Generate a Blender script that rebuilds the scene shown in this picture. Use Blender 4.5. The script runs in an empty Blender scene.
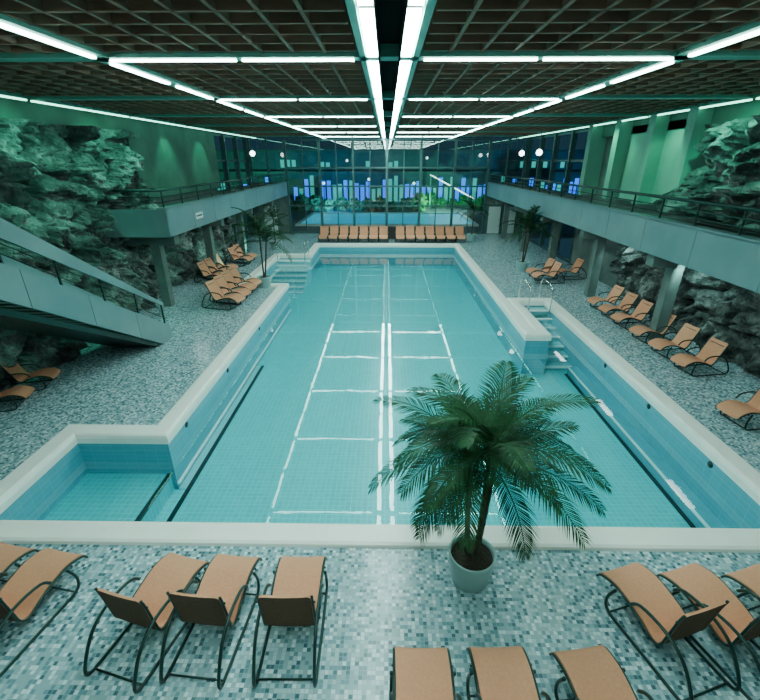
import bpy, math, random
from mathutils import Vector, Matrix, noise
random.seed(7)
scene=bpy.context.scene
col=scene.collection

# ---------------------------------------------------------------- materials
def mat(name,color=(.5,.5,.5),rough=.5,metal=0.0,emit=None,estr=0.0,spec=.5):
    m=bpy.data.materials.new(name); m.use_nodes=True
    b=m.node_tree.nodes['Principled BSDF']
    b.inputs['Base Color'].default_value=(*color,1)
    b.inputs['Roughness'].default_value=rough
    b.inputs['Metallic'].default_value=metal
    b.inputs['Specular IOR Level'].default_value=spec
    if emit:
        b.inputs['Emission Color'].default_value=(*emit,1)
        b.inputs['Emission Strength'].default_value=estr
    return m
def N(m,t): return m.node_tree.nodes.new(t)
def L(m,a,b): m.node_tree.links.new(a,b)
def ramp(m,stops,interp='LINEAR'):
    r=N(m,'ShaderNodeValToRGB'); cr=r.color_ramp; cr.interpolation=interp
    while len(cr.elements)<len(stops): cr.elements.new(.5)
    for e,(p,c) in zip(cr.elements,stops):
        e.position=p; e.color=(*c,1)
    return r
def noisy(name,c1,c2,scale,rough=.6,bump=.2,metal=0,detail=6,p0=.3,p1=.7,spec=.5):
    m=mat(name,c1,rough,metal,spec=spec); b=m.node_tree.nodes['Principled BSDF']
    g=N(m,'ShaderNodeNewGeometry'); n=N(m,'ShaderNodeTexNoise')
    n.inputs['Scale'].default_value=scale; n.inputs['Detail'].default_value=detail
    L(m,g.outputs['Position'],n.inputs['Vector'])
    r=ramp(m,[(p0,c1),(p1,c2)]); L(m,n.outputs['Fac'],r.inputs['Fac']); L(m,r.outputs['Color'],b.inputs['Base Color'])
    if bump:
        bp=N(m,'ShaderNodeBump'); bp.inputs['Strength'].default_value=bump; bp.inputs['Distance'].default_value=.05
        L(m,n.outputs['Fac'],bp.inputs['Height']); L(m,bp.outputs['Normal'],b.inputs['Normal'])
    return m

def mosaic(name,size,stops,grout,rough=.25,spec=.5):
    m=mat(name,(.5,.5,.5),rough,spec=spec); b=m.node_tree.nodes['Principled BSDF']
    g=N(m,'ShaderNodeNewGeometry')
    sc=N(m,'ShaderNodeVectorMath'); sc.operation='MULTIPLY'; sc.inputs[1].default_value=(1/size,1/size,0)
    L(m,g.outputs['Position'],sc.inputs[0])
    fl=N(m,'ShaderNodeVectorMath'); fl.operation='FLOOR'; L(m,sc.outputs[0],fl.inputs[0])
    w=N(m,'ShaderNodeTexWhiteNoise'); w.noise_dimensions='3D'; L(m,fl.outputs[0],w.inputs['Vector'])
    r=ramp(m,stops,'CONSTANT'); L(m,w.outputs['Value'],r.inputs['Fac'])
    fr=N(m,'ShaderNodeVectorMath'); fr.operation='FRACTION'; L(m,sc.outputs[0],fr.inputs[0])
    sx=N(m,'ShaderNodeSeparateXYZ'); L(m,fr.outputs[0],sx.inputs[0])
    mn=N(m,'ShaderNodeMath'); mn.operation='MINIMUM'; L(m,sx.outputs[0],mn.inputs[0]); L(m,sx.outputs[1],mn.inputs[1])
    lt=N(m,'ShaderNodeMath'); lt.operation='LESS_THAN'; lt.inputs[1].default_value=.1; L(m,mn.outputs[0],lt.inputs[0])
    mx=N(m,'ShaderNodeMix'); mx.data_type='RGBA'; L(m,lt.outputs[0],mx.inputs[0]); L(m,r.outputs['Color'],mx.inputs[6])
    mx.inputs[7].default_value=(*grout,1); L(m,mx.outputs[2],b.inputs['Base Color'])
    return m
def tiles(name,c1,c2,mort,size,wall=False,rough=.3):
    m=mat(name,c1,rough); b=m.node_tree.nodes['Principled BSDF']
    g=N(m,'ShaderNodeNewGeometry'); br=N(m,'ShaderNodeTexBrick')
    br.offset=0; br.squash=1
    br.inputs['Scale'].default_value=1.0
    br.inputs['Brick Width'].default_value=size*(2 if wall else 1); br.inputs['Row Height'].default_value=size
    br.inputs['Mortar Size'].default_value=size*.05
    br.inputs['Color1'].default_value=(*c1,1); br.inputs['Color2'].default_value=(*c2,1); br.inputs['Mortar'].default_value=(*mort,1)
    if wall:
        s=N(m,'ShaderNodeSeparateXYZ'); L(m,g.outputs['Position'],s.inputs[0])
        a=N(m,'ShaderNodeMath'); a.operation='ADD'; L(m,s.outputs[0],a.inputs[0]); L(m,s.outputs[1],a.inputs[1])
        c=N(m,'ShaderNodeCombineXYZ'); L(m,a.outputs[0],c.inputs[0]); L(m,s.outputs[2],c.inputs[1])
        L(m,c.outputs[0],br.inputs['Vector'])
    else: L(m,g.outputs['Position'],br.inputs['Vector'])
    L(m,br.outputs['Color'],b.inputs['Base Color'])
    return m

M={}
M['deck']=mosaic('deck_mosaic',.05,[(0,(.07,.14,.17)),(.10,(.15,.26,.30)),(.3,(.27,.39,.43)),(.6,(.40,.52,.56)),(.86,(.62,.72,.74))],(.28,.39,.43),.2)
M['coping']=noisy('coping_ceramic',(.93,.88,.82),(.97,.93,.88),3,.3,.02)
M['poolfloor']=tiles('pool_floor_tile',(.05,.50,.57),(.065,.55,.62),(.13,.68,.73),.125)
M['poolwall']=tiles('pool_wall_tile',(.08,.36,.46),(.10,.39,.49),(.14,.44,.54),.12,True)
M['poolstep']=mat('pool_step_tile',(.25,.6,.66),.35)
M['nosing']=mat('step_nosing',(.85,.9,.9),.4)
M['black']=mat('groove_black',(.004,.015,.022),.5)
M['metal']=noisy('brushed_panel',(.17,.26,.28),(.24,.34,.35),.7,.38,.0,.35)
M['metald']=mat('dark_rail_metal',(.02,.05,.045),.35,.5)
M['chrome']=mat('chrome',(.75,.8,.8),.15,1)
M['concrete']=noisy('concrete',(.08,.12,.11),(.15,.19,.18),1.6,.75,.15)
M['greenwall']=noisy('painted_concrete',(.035,.11,.08),(.075,.19,.145),.9,.7,.1)
M['paleg']=noisy('painted_pilaster',(.15,.38,.30),(.2,.46,.36),.9,.7,.05)
M['blade']=noisy('ceiling_grille_slat',(.24,.12,.085),(.38,.21,.15),1.0,.65,.0,spec=.2)
M['slab']=mat('ceiling_void',(.008,.006,.005),.9,spec=.1)
M['frame']=mat('ceiling_channel',(.14,.38,.32),.45,.2)
M['strip']=mat('light_tube',(.9,.9,.9),.5,0,(.64,1,.91),60)
M['strips']=mat('light_tube_slim',(.9,.9,.9),.5,0,(.58,1,.88),32)
M['strip2']=mat('light_tube_edge',(.9,.9,.9),.5,0,(.3,1,.7),5)
M['lamp']=mat('lamp_white',(.9,.9,.9),.5,0,(.85,1,.95),10)
M['fabric']=noisy('lounger_fabric',(.62,.25,.145),(.70,.295,.18),40,.75,.1,spec=.2)
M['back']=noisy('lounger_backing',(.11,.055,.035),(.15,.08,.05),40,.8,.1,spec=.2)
M['pot']=mat('pot_glaze',(.3,.45,.45),.35)
M['soil']=noisy('soil',(.02,.014,.01),(.05,.035,.02),30,.95,.6)
M['trunk']=noisy('palm_trunk',(.03,.025,.018),(.08,.06,.04),18,.85,.6)
M['leaf']=noisy('palm_leaf',(.003,.022,.007),(.012,.062,.018),9,.5,.0,spec=.2)
M['mull']=mat('window_frame_metal',(.08,.15,.15),.4,.4)
M['white']=mat('white_panel',(.6,.68,.67),.5)
M['woodd']=mat('dark_partition',(.03,.022,.02),.6)
M['signg']=mat('sign_face',(.8,.85,.85),.5)

m=mat('rock',(.2,.2,.2),.5); b=m.node_tree.nodes['Principled BSDF']
g=N(m,'ShaderNodeNewGeometry')
n1=N(m,'ShaderNodeTexNoise'); n1.inputs['Scale'].default_value=1.2; n1.inputs['Detail'].default_value=14; n1.inputs['Roughness'].default_value=.62; L(m,g.outputs['Position'],n1.inputs['Vector'])
n2=N(m,'ShaderNodeTexNoise'); n2.inputs['Scale'].default_value=5; n2.inputs['Detail'].default_value=12; n2.inputs['Roughness'].default_value=.7; n2.inputs['Distortion'].default_value=.6; L(m,g.outputs['Position'],n2.inputs['Vector'])
r1=ramp(m,[(.38,(.035,.045,.042)),(.53,(.20,.23,.22)),(.68,(.50,.54,.51))]); L(m,n1.outputs['Fac'],r1.inputs['Fac'])
r2=ramp(m,[(.38,(.25,.27,.26)),(.58,(1,1,1))]); L(m,n2.outputs['Fac'],r2.inputs['Fac'])
mm=N(m,'ShaderNodeMix'); mm.data_type='RGBA'; mm.blend_type='MULTIPLY'; mm.inputs[0].default_value=.9; L(m,r1.outputs[0],mm.inputs[6]); L(m,r2.outputs[0],mm.inputs[7]); L(m,mm.outputs[2],b.inputs['Base Color'])
bp=N(m,'ShaderNodeBump'); bp.inputs['Strength'].default_value=1; bp.inputs['Distance'].default_value=.16; L(m,n2.outputs['Fac'],bp.inputs['Height']); L(m,bp.outputs['Normal'],b.inputs['Normal'])
M['rock']=m
# water
m=bpy.data.materials.new('pool_water'); m.use_nodes=True; nt=m.node_tree; nt.nodes.clear()
out=N(m,'ShaderNodeOutputMaterial'); mx=N(m,'ShaderNodeMixShader'); tr=N(m,'ShaderNodeBsdfTransparent'); gl=N(m,'ShaderNodeBsdfGlossy')
tr.inputs[0].default_value=(.84,.99,1,1); gl.inputs['Roughness'].default_value=.02
lw=N(m,'ShaderNodeLayerWeight'); lw.inputs['Blend'].default_value=.5
pw=N(m,'ShaderNodeMath'); pw.operation='POWER'; pw.inputs[1].default_value=4; L(m,lw.outputs['Facing'],pw.inputs[0])
ma=N(m,'ShaderNodeMath'); ma.operation='MULTIPLY_ADD'; ma.inputs[1].default_value=.95; ma.inputs[2].default_value=.035; L(m,pw.outputs[0],ma.inputs[0])
g=N(m,'ShaderNodeNewGeometry'); nz=N(m,'ShaderNodeTexNoise'); nz.inputs['Scale'].default_value=2.0; L(m,g.outputs['Position'],nz.inputs['Vector'])
bp=N(m,'ShaderNodeBump'); bp.inputs['Strength'].default_value=.02; bp.inputs['Distance'].default_value=.05
L(m,nz.outputs['Fac'],bp.inputs['Height']); L(m,bp.outputs['Normal'],gl.inputs['Normal'])
L(m,ma.outputs[0],mx.inputs[0]); L(m,tr.outputs[0],mx.inputs[1]); L(m,gl.outputs[0],mx.inputs[2]); L(m,mx.outputs[0],out.inputs[0])
M['water']=m
# glass
m=bpy.data.materials.new('window_glass'); m.use_nodes=True; nt=m.node_tree; nt.nodes.clear()
out=N(m,'ShaderNodeOutputMaterial'); mx=N(m,'ShaderNodeMixShader'); tr=N(m,'ShaderNodeBsdfTransparent'); gl=N(m,'ShaderNodeBsdfGlossy')
tr.inputs[0].default_value=(.9,.97,.97,1); gl.inputs['Roughness'].default_value=.01
mx.inputs[0].default_value=.16
L(m,tr.outputs[0],mx.inputs[1]); L(m,gl.outputs[0],mx.inputs[2]); L(m,mx.outputs[0],out.inputs[0]); M['glass']=m

# ---------------------------------------------------------------- mesh builder
class MB:
    def __init__(s): s.v=[]; s.f=[]; s.mi=[]; s.mats=[]; s.sm=[]
    def m(s,k):
        if k not in s.mats: s.mats.append(k)
        return s.mats.index(k)
    def add(s,vs,fs,k,smooth=False):
        o=len(s.v); s.v+= [tuple(a) for a in vs]; i=s.m(k)
        for f in fs: s.f.append(tuple(o+a for a in f)); s.mi.append(i); s.sm.append(smooth)
    def box(s,x0,x1,y0,y1,z0,z1,k):
        vs=[(x,y,z) for z in (z0,z1) for y in (y0,y1) for x in (x0,x1)]
        s.add(vs,[(0,2,3,1),(4,5,7,6),(0,1,5,4),(2,6,7,3),(0,4,6,2),(1,3,7,5)],k)
    def prism_x(s,yz,x0,x1,k):
        n=len(yz); vs=[(x0,y,z) for y,z in yz]+[(x1,y,z) for y,z in yz]
        fs=[tuple(range(n)),tuple(range(2*n-1,n-1,-1))]+[(i,i+n,(i+1)%n+n,(i+1)%n) for i in range(n)]
        s.add(vs,fs,k)
    def tube(s,pts,r,k,seg=8,closed=False,caps=True):
        pts=[Vector(p) for p in pts]; n=len(pts); vs=[]; rs=r if isinstance(r,(list,tuple)) else [r]*n
        prev=None
        for i,p in enumerate(pts):
            if closed: t=pts[(i+1)%n]-pts[i-1]
            else: t=pts[min(i+1,n-1)]-pts[max(i-1,0)]
            t.normalize()
            if prev is None:
                a=Vector((0,0,1)) if abs(t.z)<.9 else Vector((1,0,0)); u=t.cross(a).normalized()
            else:
                u=(prev-t*prev.dot(t)).normalized()
            prev=u; w=t.cross(u)
            for j in range(seg):
                an=2*math.pi*j/seg; vs.append(p+(u*math.cos(an)+w*math.sin(an))*rs[i])
        fs=[]
        for i in range(n if closed else n-1):
            a=i*seg; b=((i+1)%n)*seg
            for j in range(seg): fs.append((a+j,a+(j+1)%seg,b+(j+1)%seg,b+j))
        if caps and not closed: fs.append(tuple(range(seg))[::-1]); fs.append(tuple((n-1)*seg+j for j in range(seg)))
        s.add(vs,fs,k,True)
    def lathe(s,prof,k,seg=28,cx=0,cy=0):
        vs=[];fs=[]
        for r,z in prof:
            for j in range(seg):
                a=2*math.pi*j/seg; vs.append((cx+r*math.cos(a),cy+r*math.sin(a),z))
        for i in range(len(prof)-1):
            for j in range(seg):
                fs.append((i*seg+j,i*seg+(j+1)%seg,(i+1)*seg+(j+1)%seg,(i+1)*seg+j))
        s.add(vs,fs,k,True)
    def mesh(s,name):
        me=bpy.data.meshes.new(name); me.from_pydata(s.v,[],s.f)
        for k in s.mats: me.materials.append(M[k])
        for p,i,sm in zip(me.polygons,s.mi,s.sm): p.material_index=i; p.use_smooth=sm
        me.update(); return me
    def obj(s,name,loc=(0,0,0),rot=0):
        return inst(s.mesh(name),name,loc,rot)
def inst(me,name,loc=(0,0,0),rot=0,scale=1):
    o=bpy.data.objects.new(name,me); o.location=loc; o.rotation_euler=(0,0,math.radians(rot)); o.scale=(scale,)*3
    col.objects.link(o); return o
def spline(pts,n=6,closed=False):
    P=[Vector(p) for p in pts]; out=[]; m_=len(P)
    for i in range(m_ if closed else m_-1):
        if closed: a,b,c,d=P[i-1],P[i],P[(i+1)%m_],P[(i+2)%m_]
        else: a,b,c,d=P[max(i-1,0)],P[i],P[i+1],P[min(i+2,m_-1)]
        for j in range(n):
            t=j/n; out.append(.5*((2*b)+(c-a)*t+(2*a-5*b+4*c-d)*t*t+(3*b-a-3*c+d)*t**3))
    if not closed: out.append(P[-1])
    return out

WX=10.6; CZ=7.04; YN=-2.0; YF=36.0
# ---------------------------------------------------------------- floor
b=MB()
for r in [(-WX,WX,YN,5.25),(-WX,-6.75,5.25,30.8),(6.75,WX,5.25,30.8),(-WX,WX,30.8,YF),
          (-6.75,-4.75,7.7,20.2),(-6.75,-4.75,27,30.8),(5.6,6.75,17.6,30.8),(4.8,5.6,13.7,30.8)]:
    b.box(*r,-.12,0,'deck')
b.obj('floor')
# ---------------------------------------------------------------- pool
OUT=[(-6.75,5.25),(6.75,5.25),(6.75,17.6),(5.6,17.6),(5.6,13.7),(4.8,13.7),(4.8,30.8),(-4.75,30.8),(-4.75,27.0),(-6.75,27.0),(-6.75,20.2),(-4.75,20.2),(-4.75,7.7),(-6.75,7.7)]
FZ=-1.45
pool=bpy.data.objects.new('swimming_pool',None); col.objects.link(pool)
def child(o,p): o.parent=p; return o
b=MB(); n=len(OUT)
vs=[(x,y,FZ) for x,y in OUT]+[(x,y,-.02) for x,y in OUT]
b.add(vs,[(i+n,(i+1)%n+n,(i+1)%n,i) for i in range(n)],'poolwall')
b.box(-6.9,6.9,5.1,31,FZ-.15,FZ,'poolfloor')
b.box(-6.75,-4.85,5.25,7.7,FZ,-1.0,'poolfloor')
b.box(-4.92,-4.84,5.25,7.7,-1.05,-.985,'black')
b.box(-4.75,-4.56,7.7,14.2,FZ,FZ+.02,'poolstep')
b.box(-4.58,-4.48,5.25,14.2,FZ,FZ+.022,'black')
b.box(-4.75,-4.7,7.7,20.2,-1.3,-1.25,'nosing')
b.box(6.42,6.75,5.25,13.7,FZ,-1.15,'poolwall')
b.box(6.33,6.42,5.25,13.7,FZ,FZ+.022,'black')
b.box(6.40,6.43,5.25,13.7,-1.2,-1.14,'nosing')
for y in (7.3,9.6,12.0,):
    b.tube([(6.75,y,-.28),(6.735,y,-.28)],.07,'black',16)
for y in (8.6,11.5,15):
    b.tube([(-4.75,y,-.28),(-4.735,y,-.28)],.07,'black',16)
child(b.obj('basin'),pool)
b=MB()
for k in range(7):
    z=-.02-.19*(k+1)+.0
    y1=17.6-.5*k; b.box(5.6,6.75,y1-.5,y1,FZ,z,'poolstep'); b.box(5.6,6.75,y1-.56,y1-.46,z-.04,z+.012,'nosing')
    y1=27-.5*k; b.box(-6.75,-4.75,y1-.5,y1,FZ,z,'poolstep'); b.box(-6.75,-4.75,y1-.56,y1-.46,z-.04,z+.012,'nosing')
child(b.obj('steps'),pool)
prof=[(-.04,-.16),(-.05,-.02),(-.03,.05),(.02,.075),(.34,.075),(.385,.05),(.4,-.01)]
def offs(d):
    res=[]
    for i in range(n):
        p0,p1,p2=OUT[i-1],OUT[i],OUT[(i+1)%n]
        def nrm(a,c):
            dx,dy=c[0]-a[0],c[1]-a[1]; l=math.hypot(dx,dy); return (dy/l,-dx/l)
        a=nrm(p0,p1); c=nrm(p1,p2); res.append((p1[0]+d*(a[0]+c[0]),p1[1]+d*(a[1]+c[1])))
    return res
b=MB(); vs=[]
for d,z in prof:
    vs+=[(x,y,z) for x,y in offs(d)]
fs=[]
for k in range(len(prof)-1):
    for i in range(n):
        j=(i+1)%n; fs.append((k*n+i,k*n+j,(k+1)*n+j,(k+1)*n+i))
b.add(vs,fs,'coping'); child(b.obj('coping'),pool)
b=MB(); b.add([(x,y,-.4) for x,y in OUT],[tuple(range(n))],'water'); child(b.obj('water_surface'),pool)
def hoop(x,y0,y1,h=.95):
    return spline([(x,y0,-.3),(x,y0,h*.6),(x,y0+.12,h*.9),(x,(y0+y1)/2,h),(x,y1-.12,h*.95),(x,y1,h*.6),(x,y1,0)],5)
for (xs,y0,y1) in [((5.72,6.6),16.6,18.0),((-6.6,-4.95),26,27.5)]:
    for x in xs:
        b=MB(); b.tube(hoop(x,y0,y1),.03,'chrome'); b.obj('pool_handrail')
# ---------------------------------------------------------------- ceiling
b=MB()
b.box(-WX-.4,WX+.4,YN,YF+.3,CZ+.5,CZ+.7,'slab')
def blades():
    step=.5; x=-WX+.1
    while x<WX:
        if abs(x-.03)>.55: b.box(x-.026,x+.026,YN,YF,CZ+.03,CZ+.31,'blade')
        x+=step
    y=YN+.1
    while y<YF:
        b.box(-WX,-.5,y-.026,y+.026,CZ+.03,CZ+.31,'blade'); b.box(.56,WX,y-.026,y+.026,CZ+.03,CZ+.31,'blade')
        y+=step
blades()
CY=[3.3,8.4,13.5,18.6,23.7,28.8,33.9]
for y in CY: 
    b.box(-WX,WX,y-.16,y+.16,CZ-.02,CZ+.3,'frame')
for x in (-4.72,4.78,-9.9,9.9): b.box(x-.17,x+.17,YN,YF,CZ-.02,CZ+.3,'frame')
b.box(-.46,.52,YN,YF,CZ+.16,CZ+.4,'slab')
for x in (-.40,.46): b.box(x-.05,x+.05,YN,YF,CZ-.02,CZ+.3,'frame')
for x in (-.13,.19): b.box(x-.012,x+.012,YN,YF,CZ-.06,CZ+.3,'slab')
b.obj('ceiling')
b=MB()
ys=[YN]+CY+[YF]
for a,c in zip(ys[:-1],ys[1:]):
    h=(a+c)/2
    for s,e in ((a+.1,h-.06),(h+.06,c-.1)):
        if e-s<.2: continue
        for x in (-.24,.30): b.box(x-.08,x+.08,s+.1,e-.1,CZ-.03,CZ+.03,'strip')
        for x in (-4.72,4.78): b.box(x-.04,x+.04,s+.15,e-.15,CZ-.05,CZ-.02,'strips')
        for x in (-9.9,9.9): b.box(x-.03,x+.03,s,e,CZ-.06,CZ-.02,'strip2')
for y in CY:
    for s,e in ((-4.6,-2.5),(-2.4,-.55),(.6,2.45),(2.55,4.65)): b.box(s,e,y-.02,y+.02,CZ-.05,CZ-.02,'strips')
b.obj('ceiling_light')

# ---------------------------------------------------------------- walls
b=MB(); b.box(-WX-.3,-WX,YN,28.5,0,CZ+.6,'concrete'); b.box(-WX,-WX+.35,YN,19,6.45,CZ,'greenwall'); b.box(-WX,-WX+.25,19,28.5,3.9,CZ,'greenwall')
for y in (28.5,31,33.5,35.9): b.box(-WX-.3,-WX,y-.1,y+.1,0,CZ,'mull')
for z in (0,2.8,3.6,5.4,6.9): b.box(-WX-.2,-WX-.1,28.5,36,z,z+.12,'mull')
b.box(-WX-.2,-WX-.1,28.5,36,2.9,3.7,'concrete')
b.obj('wall_left')
b=MB(); b.box(WX,WX+.3,YN,25,0,CZ+.6,'concrete'); b.box(WX-.25,WX,16.2,20.5,3.9,6.8,'paleg')
for y in (15.9,18.2,20.8,23.5): b.box(WX-.75,WX,y-.22,y+.22,3.9,CZ,'paleg')
b.box(WX-.25,WX,YN,25,6.5,CZ,'greenwall')
for y in (25,27.7,30.4,33.1,35.9): b.box(WX,WX+.3,y-.1,y+.1,0,CZ,'mull')
for z in (0,2.8,3.6,5.4,6.9): b.box(WX+.1,WX+.2,25,36,z,z+.12,'mull')
b.box(WX+.1,WX+.2,25,36,2.9,3.7,'concrete')
b.obj('wall_right')
b=MB(); b.box(-WX,WX,YN-.3,YN,0,CZ+.6,'concrete'); b.obj('wall_near')
b=MB()
b.box(-WX-.3,-7.9,YF,YF+.3,0,3.9,'concrete'); b.box(7.9,WX+.3,YF,YF+.3,0,3.9,'concrete')
b.obj('wall_far')
b=MB()
for i in range(-3,4): b.box(i*2.6-.09,i*2.6+.09,YF-.1,YF+.08,0,CZ,'mull')
for x in (-10.5,-9.2,9.2,10.5): b.box(x-.06,x+.06,YF-.05,YF+.08,3.9,CZ,'mull')
for z in (0,2.1,3.55,4.9,6.85): b.box(-7.85,7.85,YF-.07,YF+.05,z,z+.12,'mull')
for x in (-6.5,-3.9,-1.3,1.3,3.9,6.5): b.box(x-.035,x+.035,YF-.05,YF+.05,0,CZ,'mull')
b.obj('window_1')
b=MB(); b.add([(-WX,YF+.02,3.9),(WX,YF+.02,3.9),(WX,YF+.02,CZ),(-WX,YF+.02,CZ),(-7.9,YF+.02,0),(7.9,YF+.02,0),(7.9,YF+.02,3.9),(-7.9,YF+.02,3.9)],[(0,1,2,3),(4,5,6,7)],'glass'); b.obj('window_2')
for i,x in enumerate((-9.3,8.6,9.8)):
    b=MB(); b.box(x-.55,x+.55,YF-.08,YF,0,2.2,'mull'); b.box(x-.47,x+.47,YF-.12,YF-.06,.05,2.12,'white'); b.tube([(x+.36,YF-.16,1),(x+.36,YF-.16,1.2)],.015,'chrome')
    b.obj('door_%d'%(i+1))

# ---------------------------------------------------------------- rocks
def facet(p,scale,seed):
    q=p/scale+Vector((seed,seed*2,seed*.5))
    d,pts=noise.voronoi(q)
    c=pts[0]; rel=q-c
    a=noise.cell_vector(c*13.7)
    gap=max(0.0,1-(d[1]-d[0])/.12)
    return (a.x-.5)*1.3+rel.y*(a.y-.5)*1.7+rel.z*(a.z-.7)*1.9-.45*gap
def rock(name,x,sgn,y0,y1,z0,ztop,depth,seed,res=.08):
    ny=int((y1-y0)/res); nz_=int((ztop-z0)/res); vs=[]; fs=[]
    for j in range(nz_+1):
        for i in range(ny+1):
            y=y0+(y1-y0)*i/ny; z=z0+(ztop-z0)*j/nz_
            p=Vector((x,y,z))
            w=noise.noise_vector(p*.7)*.5; q=p+w
            d=.55+.45*facet(q,1.9,seed)+.26*facet(q,.8,seed+9)+.12*facet(q,.33,seed+4)+.10*noise.fractal(p*3,1,2,4)
            e=min(1,(y-y0)/.6+.02,(y1-y)/.6+.02)
            d=max(.04,min(1.5,d))*depth*max(.1,e)
            vs.append((x+sgn*d,y,z))
    for j in range(nz_):
        for i in range(ny):
            a=j*(ny+1)+i; f=(a,a+1,a+ny+2,a+ny+1)
            fs.append(f if sgn<0 else f[::-1])
    b=MB(); b.add(vs,fs,'rock'); return b.obj(name)
rock('rock_wall',-WX+.02,1,5,19,0,6.5,1.6,3.1)
rock('rock_wall',-WX+.02,1,19,30,0,3.2,1.4,5.2,.12)
rock('rock_wall',WX-.02,-1,6,19.5,0,3.0,1.15,8.8)
rock('rock_wall',WX-.02,-1,7,15.6,3.9,6.5,1.7,11.3)

# ---------------------------------------------------------------- balconies
def balcony(sg,y0,y1,xi=7.8):
    b=MB()
    X=lambda a:sg*a
    def bx(a,c,*r):
        lo,hi=sorted((sg*a,sg*c)); b.box(lo,hi,*r)
    bx(xi+.05,WX,y0+.06,y1,3.3,3.55,'concrete')
    y=y0
    while y<y1-.1:
        e=min(y+2.3,y1); bx(xi,xi+.06,y+.008,e-.008,2.95,3.9,'metal'); y=e
    bx(xi,xi+.3,y0,y1,3.88,3.95,'metal')
    bx(xi+.05,xi+.35,y0,y1,2.95,3.0,'metal')
    bx(xi,WX,y0-.02,y0+.06,2.95,3.9,'metal')
    y=y0+.3
    while y<y1:
        bx(xi+.14,xi+.18,y-.02,y+.02,3.9,4.5,'metald'); y+=1.55
    for z,r in ((4.52,.045),(4.3,.018),(4.12,.018)):
        b.tube([(X(xi+.16),y0+.1,z),(X(xi+.16),y1,z)],r,'metald')
        b.tube([(X(xi+.16),y0+.1,z),(X(WX),y0+.1,z)],r,'metald')
    y=y0+1.2
    while y<y1:
        bx(xi+.35,WX,y-.2,y+.2,2.5,3.3,'concrete')
        bx(xi+1.0,xi+1.35,y-.17,y+.17,0,2.5,'concrete'); y+=5.1
    b.obj('balcony')
balcony(1,2.0,35.8); balcony(-1,15.7,35.8)
def lampu(x,y):
    b=MB(); b.box(-.09,.09,-.6,.6,-.05,0,'lamp'); b.box(-.12,.12,-.65,.65,0,.06,'white'); b.obj('fluorescent_lamp',(x,y,3.24))
for y in (5.5,10.6,15.7,20.8,25.9,31): lampu(9.2,y)
for y in (19,24,29,33): lampu(-9.0,y)

b=MB(); b.box(-.02,0,-.35,.35,-.12,.12,'signg'); b.box(-.001,.006,-.28,.28,-.03,.03,'metald'); b.obj('wall_sign',(-7.775,18.5,3.4))

# ---------------------------------------------------------------- stair on the left
b=MB()
Y0=13.4
top=lambda y:.45+.602*(Y0-y)
for x in (-7.28,-8.9):
    yy=Y0
    while yy>6.61:
        e=max(yy-1.7,6.6)
        pts=[(yy-.008,max(0.0,top(yy)-.8)),(yy-.008,top(yy))]
        pts+=[(e+.008,top(e)),(e+.008,max(0,top(e)-.8))]
        if top(yy)-.8<0<top(e)-.8: pts.append((12.82,0))
        b.prism_x(pts,x-.04,x+.04,'metal'); yy=e
    rt=lambda y:1.25+.639*(Y0-y); 
    th=lambda y:.10+.065*(Y0-y)
    b.prism_x([(Y0-.1,rt(Y0)-th(Y0)),(Y0-.1,rt(Y0)),(6.6,rt(6.6)),(6.6,rt(6.6)-th(6.6))],x-.035,x+.035,'metal')
    for k in (.33,.66):
        b.tube([(x,Y0-.1,top(Y0)+(rt(Y0)-top(Y0))*k),(x,6.6,top(6.6)+(rt(6.6)-top(6.6)-.4)*k)],.014,'metald')
    y=Y0-.2
    while y>6.6:
        b.box(x-.02,x+.02,y-.02,y+.02,top(y)-.1,rt(y)-.05,'metald'); y-=1.3
ns=22
for k in range(ns):
    y=Y0-.15-k*.29; z=.175*(k+1)
    b.box(-8.87,-7.3,y-.3,y,z-.05,z,'concrete')
b.prism_x([(Y0-.8,0),(6.6,3.4),(6.6,3.55),(Y0-.8,.15)],-8.85,-7.32,'metald')
b.obj('staircase')
b=MB(); b.box(-WX,-7.24,3.5,6.58,3.6,4.0,'concrete'); b.box(-7.4,-7.1,3.5,3.8,0,3.6,'concrete'); b.box(-7.3,-7.24,3.5,6.58,4.0,4.9,'metal'); b.obj('landing')

# ---------------------------------------------------------------- loungers
def lounger(pr,lp):
    b=MB()
    sp=spline([(0,y,z) for y,z in pr],5); W=.285; vs=[];nn=len(sp)
    for i,p in enumerate(sp):
        t=(sp[min(i+1,nn-1)]-sp[max(i-1,0)]).normalized()
        nv=Vector((0,t.z,-t.y))
        w=W*(.86 if i in(0,nn-1) else .95 if i in (1,nn-2) else 1)
        for x in (-w,-w*.5,0,w*.5,w):
            sag=-.018*(1-(x/W)**2)
            for s in (1,-1): vs.append(p+Vector((x,0,0))+nv*(.014*s)+Vector((0,0,sag)))
    ft=[];fb=[]
    for i in range(nn-1):
        for c in range(4):
            a=i*10+c*2; e=a+10
            ft.append((a,e,e+2,a+2)); fb.append((a+1,a+3,e+3,e+1))
        ft.append((i*10,i*10+1,i*10+11,i*10+10)); ft.append((i*10+8,i*10+18,i*10+19,i*10+9))
    for c in range(4):
        a=c*2; ft.append((a,a+2,a+3,a+1)); a+=(nn-1)*10; ft.append((a,a+1,a+3,a+2))
    b.add(vs,ft,'fabric',False); b.add(vs,fb,'back',False)
    for s in (-1,1):
        x=s*.3
        b.tube([(x,p.y,p.z-.01) for p in sp],.016,'metald',6)
        loop=spline([(x,)+q for q in lp],4)
        b.tube([(q.x+s*.03,q.y,max(q.z,.02)) for q in loop],.02,'metald',6)
    for y,z in ((.42,.03),(-.62,.03),(.5,.42),(-.1,.3),(pr[-2][0],pr[-2][1])):
        b.tube([(-.33,y,z),(.33,y,z)],.013,'metald',6)
    return b.mesh('sun_lounger')
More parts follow.
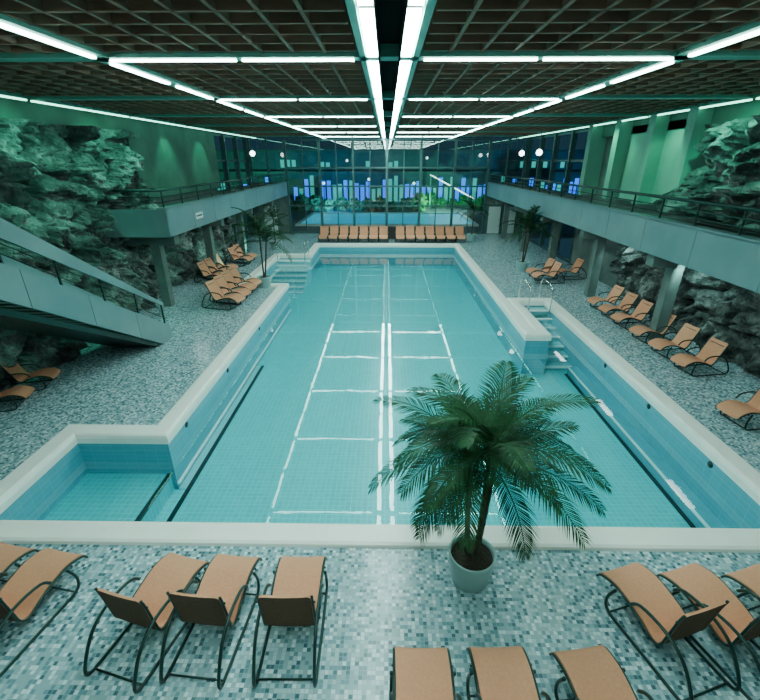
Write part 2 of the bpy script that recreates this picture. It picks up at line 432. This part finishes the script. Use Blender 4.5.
LOOP=[(.42,.44),(.50,.2),(.42,.03),(0,.02),(-.5,.02),(-.70,.05),(-.68,.22),(-.5,.5),(-.24,.62),(.08,.6),(.2,.48)]
LU=lounger([(.74,.31),(.67,.40),(.42,.46),(.1,.40),(-.12,.32),(-.22,.37),(-.26,.58),(-.30,.86),(-.33,1.0)],LOOP)
LM=lounger([(.74,.31),(.67,.40),(.42,.47),(.1,.40),(-.08,.33),(-.19,.40),(-.30,.62),(-.42,.86),(-.48,.97)],LOOP)
def LG(x,y,r=0,s=1.0,m=None): inst(m or LM,'sun_lounger',(x,y,0),r,s)
for a in ((-4.68,3.66,-10),(-5.45,3.75,-10),(-2.92,3.60,-14),(-2.12,3.62,-5),(-1.13,3.62,1),(.42,2.40,0),(1.3,2.42,2),(2.32,2.42,8),(3.42,3.53,17),(4.22,3.53,17),(5.1,3.53,17)): LG(*a,1.03,LU)
for x,y in ((8.35,8.5),(8.85,11.1),(8.85,12.25),(8.85,13.4),(8.85,14.7),(8.85,15.7),(8.85,16.7)): LG(x,y,100,.95)
for x,y in ((7.9,20.8),(7.9,21.7),(9.3,21.6)): LG(x,y,100)
for y in (16.7,17.55,18.4,19.25): LG(-6.6,y,-105,1.1)
for x,y in ((-8.6,20.6),(-8.6,21.5),(-8.6,22.4),(-8.4,24.4),(-8.4,25.3)): LG(x,y,-105)
LG(-9.35,9.9,-75,.85); LG(-9.3,8.9,-75,.85)
for i in range(7): LG(-4.6+.73*i,32.3,180,1.05); LG(1.0+.73*i,32.3,180,1.05)
b=MB(); b.box(-4.9,5.6,0,.06,0,.9,'woodd'); b.obj('partition_screen',(0,33.4,0))

# ---------------------------------------------------------------- palms
def palm(name,stems,fl,nf,nl,potr,poth,seed,loc,lw=.022,els=(70,52,38,25,10,-5)):
    rg=random.Random(seed); b=MB()
    b.lathe([(0,0),(potr*.78,0),(potr*.82,.02),(potr,poth-.05),(potr*1.03,poth),(potr*.93,poth),(potr*.9,poth-.08)],'pot')
    b.lathe([(potr*.91,poth-.07),(potr*.5,poth-.04),(0,poth-.03)],'soil')
    for (tx,ty,tz,sx,sy) in stems:
        base=Vector((sx,sy,poth-.06)); topp=Vector((tx,ty,tz))
        pts=spline([base,base.lerp(topp,.4)+Vector((tx*.05,0,0)),topp],8)
        rs=[.042-.016*i/(len(pts)-1)+.004*(i%2) for i in range(len(pts))]
        b.tube(pts,rs,'trunk',8)
        az0=rg.uniform(0,6)
        for k in range(nf):
            az=az0+k*2.39996+rg.uniform(-.25,.25); el=math.radians(els[k*len(els)//nf]+rg.uniform(-8,8))
            ln=fl*rg.uniform(.85,1.12)
            dh=Vector((math.cos(az),math.sin(az),0)); pts=[]
            p=topp.copy(); e=el; seg=12
            droop=rg.uniform(.7,1.25)
            for i in range(seg+1):
                pts.append(p.copy()); p=p+(dh*math.cos(e)+Vector((0,0,1))*math.sin(e))*(ln/seg); e-=droop/seg*(1.3 if i>3 else .7)
            b.tube(pts,[.010*(1-.8*i/seg)+.002 for i in range(seg+1)],'leaf',4,caps=False)
            side0=Vector((-math.sin(az),math.cos(az),0))
            for j in range(nl):
                t=.12+.88*j/(nl-1); f=t*seg; i=min(int(f),seg-1); q=pts[i].lerp(pts[i+1],f-i)
                tan=(pts[i+1]-pts[i]).normalized(); up=side0.cross(tan)*-1
                if up.z<0 and abs(up.z)>.1: up=-up
                ll=fl*.28*(math.sin(math.pi*min(1,(t*.84+.14)))**.6*.9+.12)
                for s in (-1,1):
                    d=(side0*s*1.0+tan*(.8+.6*t)+up*.2+Vector((rg.uniform(-.1,.1),rg.uniform(-.1,.1),rg.uniform(-.12,.05)))).normalized()
                    m1=q+d*ll*.5; m2=q+(d+Vector((0,0,-.25))).normalized()*ll
                    w=tan*lw*.5
                    b.add([q-w*.6,q+w*.6,m1+w,m2,m1-w],[(0,1,2,4),(4,2,3)],'leaf')
    return b.obj(name,loc)
palm('potted_palm',[(.07,-.02,2.3,.06,0),(-.14,.12,2.12,-.06,.04),(.20,.16,1.85,.08,.08)],1.32,15,44,.32,.5,4,(1.22,4.36,0),.024,(60,46,32,20,8,-8))
palm('potted_palm',[(0,0,2.5,0,0),(.25,.1,2.1,.05,0)],1.5,11,18,.32,.5,5,(-5.75,19.8,0),.055)
palm('potted_palm',[(0,0,2.4,0,0),(.25,.1,2.0,.05,0)],1.4,11,18,.32,.5,6,(7.35,23.3,0),.055)
palm('potted_palm',[(0,0,2.1,0,0)],1.3,12,14,.32,.5,8,(6.3,32.6,0),.06)
palm('potted_palm',[(0,0,2.0,0,0)],1.2,12,14,.32,.5,9,(-7.4,29.0,0),.06)

def globe(x,y,z):
    b=MB(); r=.17
    b.lathe([(max(.001,r*math.sin(a)),r*-math.cos(a)) for a in [math.pi*i/12 for i in range(13)]],'lamp',16)
    b.tube([(0,0,r),(0,0,CZ-z+.03)],.015,'metald'); b.obj('pendant_lamp',(x,y,z))
for p in ((8.8,31,5.9),(8.8,27.5,5.9),(-9,31.5,5.9)): globe(*p)

# ---------------------------------------------------------------- outdoors
M['hedge']=noisy('hedge_leaf',(.006,.06,.02),(.05,.3,.12),5,.7,1.0)
M['extpool']=mat('lit_pool',(.02,.3,.4),.35,0,(.01,.42,.62),.75)
M['ground']=noisy('terrace_paving',(.07,.10,.11),(.12,.16,.17),2,.7,.1)
M['facade']=noisy('facade',(.04,.10,.12),(.06,.14,.16),1,.7,.1)
M['extwin']=mat('lit_window_blue',(.1,.2,.4),.3,0,(.015,.16,.9),1.9)
M['extwin2']=mat('lit_window_teal',(.1,.3,.3),.3,0,(.03,.5,.42),.9)
M['extwhite']=mat('glow_white',(.7,.8,.8),.4,0,(.7,1,.95),3.0)  # emission shared by garden lamps and the made-up white light slats
b=MB(); b.box(-45,45,36.3,90,-.4,-.05,'ground'); b.obj('terrace')
b=MB(); b.box(-8,8,41,50,-.05,.0,'extpool'); 
for r in ((-8.4,8.4,40.6,41),(-8.4,8.4,50,50.4),(-8.4,-8,41,50),(8,8.4,41,50)): b.box(*r,-.05,.12,'coping')
b.obj('outdoor_pool')
b=MB(); b.box(-30,30,60,64,-.05,6.4,'facade'); b.box(-31,31,59.4,64.5,3.9,4.15,'mull'); b.box(-31,31,59.4,64.5,6.4,6.7,'mull')
rg=random.Random(3)
for i in range(80):
    x=-29+i*.73; r=rg.random()
    if r<.9: b.box(x,x+.5,59.93,60.02,.5,2.0+rg.random()*1.7,'extwin' if r<.55 else 'extwin2')
    r=rg.random()
    if r<.3: b.box(x,x+.5,59.93,60.02,4.6,5.2+rg.random()*.4,'extwin2')
b.obj('pavilion')
b=MB()  # glowing slats and posts made up for the slanted white light reflection
for i in range(5):
    x=5.2+i*1.0; z=3.9-.5*i
    b.add([(x,52,z),(x+.8,52,z-.4),(x+.8,56,z-.4),(x,56,z),(x,52,z-.08),(x+.8,52,z-.48),(x+.8,56,z-.48),(x,56,z-.08)],[(0,1,2,3),(7,6,5,4),(0,4,5,1),(1,5,6,2),(2,6,7,3),(3,7,4,0)],'extwhite')
for x,h in ((5.3,3.8),(9.9,1.5)):
    b.box(x-.06,x+.06,55.9,56.1,-.05,h,'mull')
b.obj('white_light_slats')
for k in range(30):
    b=MB(); x=-22.5+k*1.55; R=rg.uniform(.5,1.0); vs=[];fs=[]
    for i in range(15):
        for j in range(22):
            th=math.pi*i/14; ph=2*math.pi*j/22
            d=Vector((math.sin(th)*math.cos(ph),math.sin(th)*math.sin(ph),math.cos(th)))
            vs.append(d*R*(1+.4*noise.noise(d*2.5+Vector((k*5,0,0)))+.5*noise.noise(d*7+Vector((k*3,0,0)))))
    for i in range(14):
        for j in range(22): fs.append((i*22+j,i*22+(j+1)%22,(i+1)*22+(j+1)%22,(i+1)*22+j))
    b.add(vs,fs,'hedge'); b.obj('garden_bush',(x,58+rg.uniform(-.6,.3) if 4<x<11 else 54+rg.uniform(-1.5,1.5),R*.8-.05))
def glamp(x,y,h):
    b=MB(); b.tube([(0,0,-.05),(0,0,h)],.04,'mull'); r=.14
    b.lathe([(max(.001,r*math.sin(a)),h+r-r*math.cos(a)) for a in [math.pi*i/8 for i in range(9)]],'extwhite',12); b.obj('garden_lamp',(x,y,0))
for x,y,h in ((-7,51,3),(-2,51.3,3.4),(3,51,3),(-11,48,3),(0,58.7,5.5),(-5,58.7,5.3),(5,58.9,5.6)): glamp(x,y,h)

# ---------------------------------------------------------------- lights
def spot(name,loc,tgt,power,color,size=110,r=.1):
    l=bpy.data.lights.new(name,'SPOT'); l.energy=power; l.color=color; l.spot_size=math.radians(size); l.spot_blend=.6; l.shadow_soft_size=r
    o=bpy.data.objects.new(name,l); o.location=loc; o.rotation_euler=(Vector(tgt)-Vector(loc)).to_track_quat('-Z','Y').to_euler(); col.objects.link(o)
G=(.12,1,.62)
for y in (8,12,16): spot('rock_spotlight',(-8.0,y,6.8),(-10.2,y+.8,4),380,G)
for y in (22,26): spot('wall_spotlight',(-9.2,y,6.8),(-10.5,y,5),120,G,80)
for y in (19,23,27): spot('rock_spotlight',(-8.3,y,.3),(-10.3,y,2),90,(.3,1,.75))
for y in (9,13): spot('rock_spotlight',(8.4,y,6.8),(10.4,y+.5,4.8),380,G)
for y in (17,21): spot('wall_spotlight',(8.8,y,6.8),(10.5,y,5),150,G,90)
for y in (8.5,13,17.5): spot('rock_spotlight',(8.9,y,2.6),(10.3,y+.3,1.0),100,(.5,1,.92))
for x in (-18,-6,6,18): spot('garden_spotlight',(x,50.6,.6),(x,57,2),2200,(.1,.5,1) if x in(-6,18) else (.1,1,.5),130)

w=bpy.data.worlds.new('night_sky'); scene.world=w; w.use_nodes=True
w.node_tree.nodes['Background'].inputs[0].default_value=(.02,.06,.09,1); w.node_tree.nodes['Background'].inputs[1].default_value=.6

cam=bpy.data.cameras.new('camera'); cam.sensor_width=36; cam.lens=430/760*36; cam.clip_start=.05; cam.clip_end=300
co=bpy.data.objects.new('camera',cam); co.location=(0,0,5.5); co.rotation_euler=(math.radians(90-23.84),0,math.radians(.85)); col.objects.link(co)
scene.camera=co
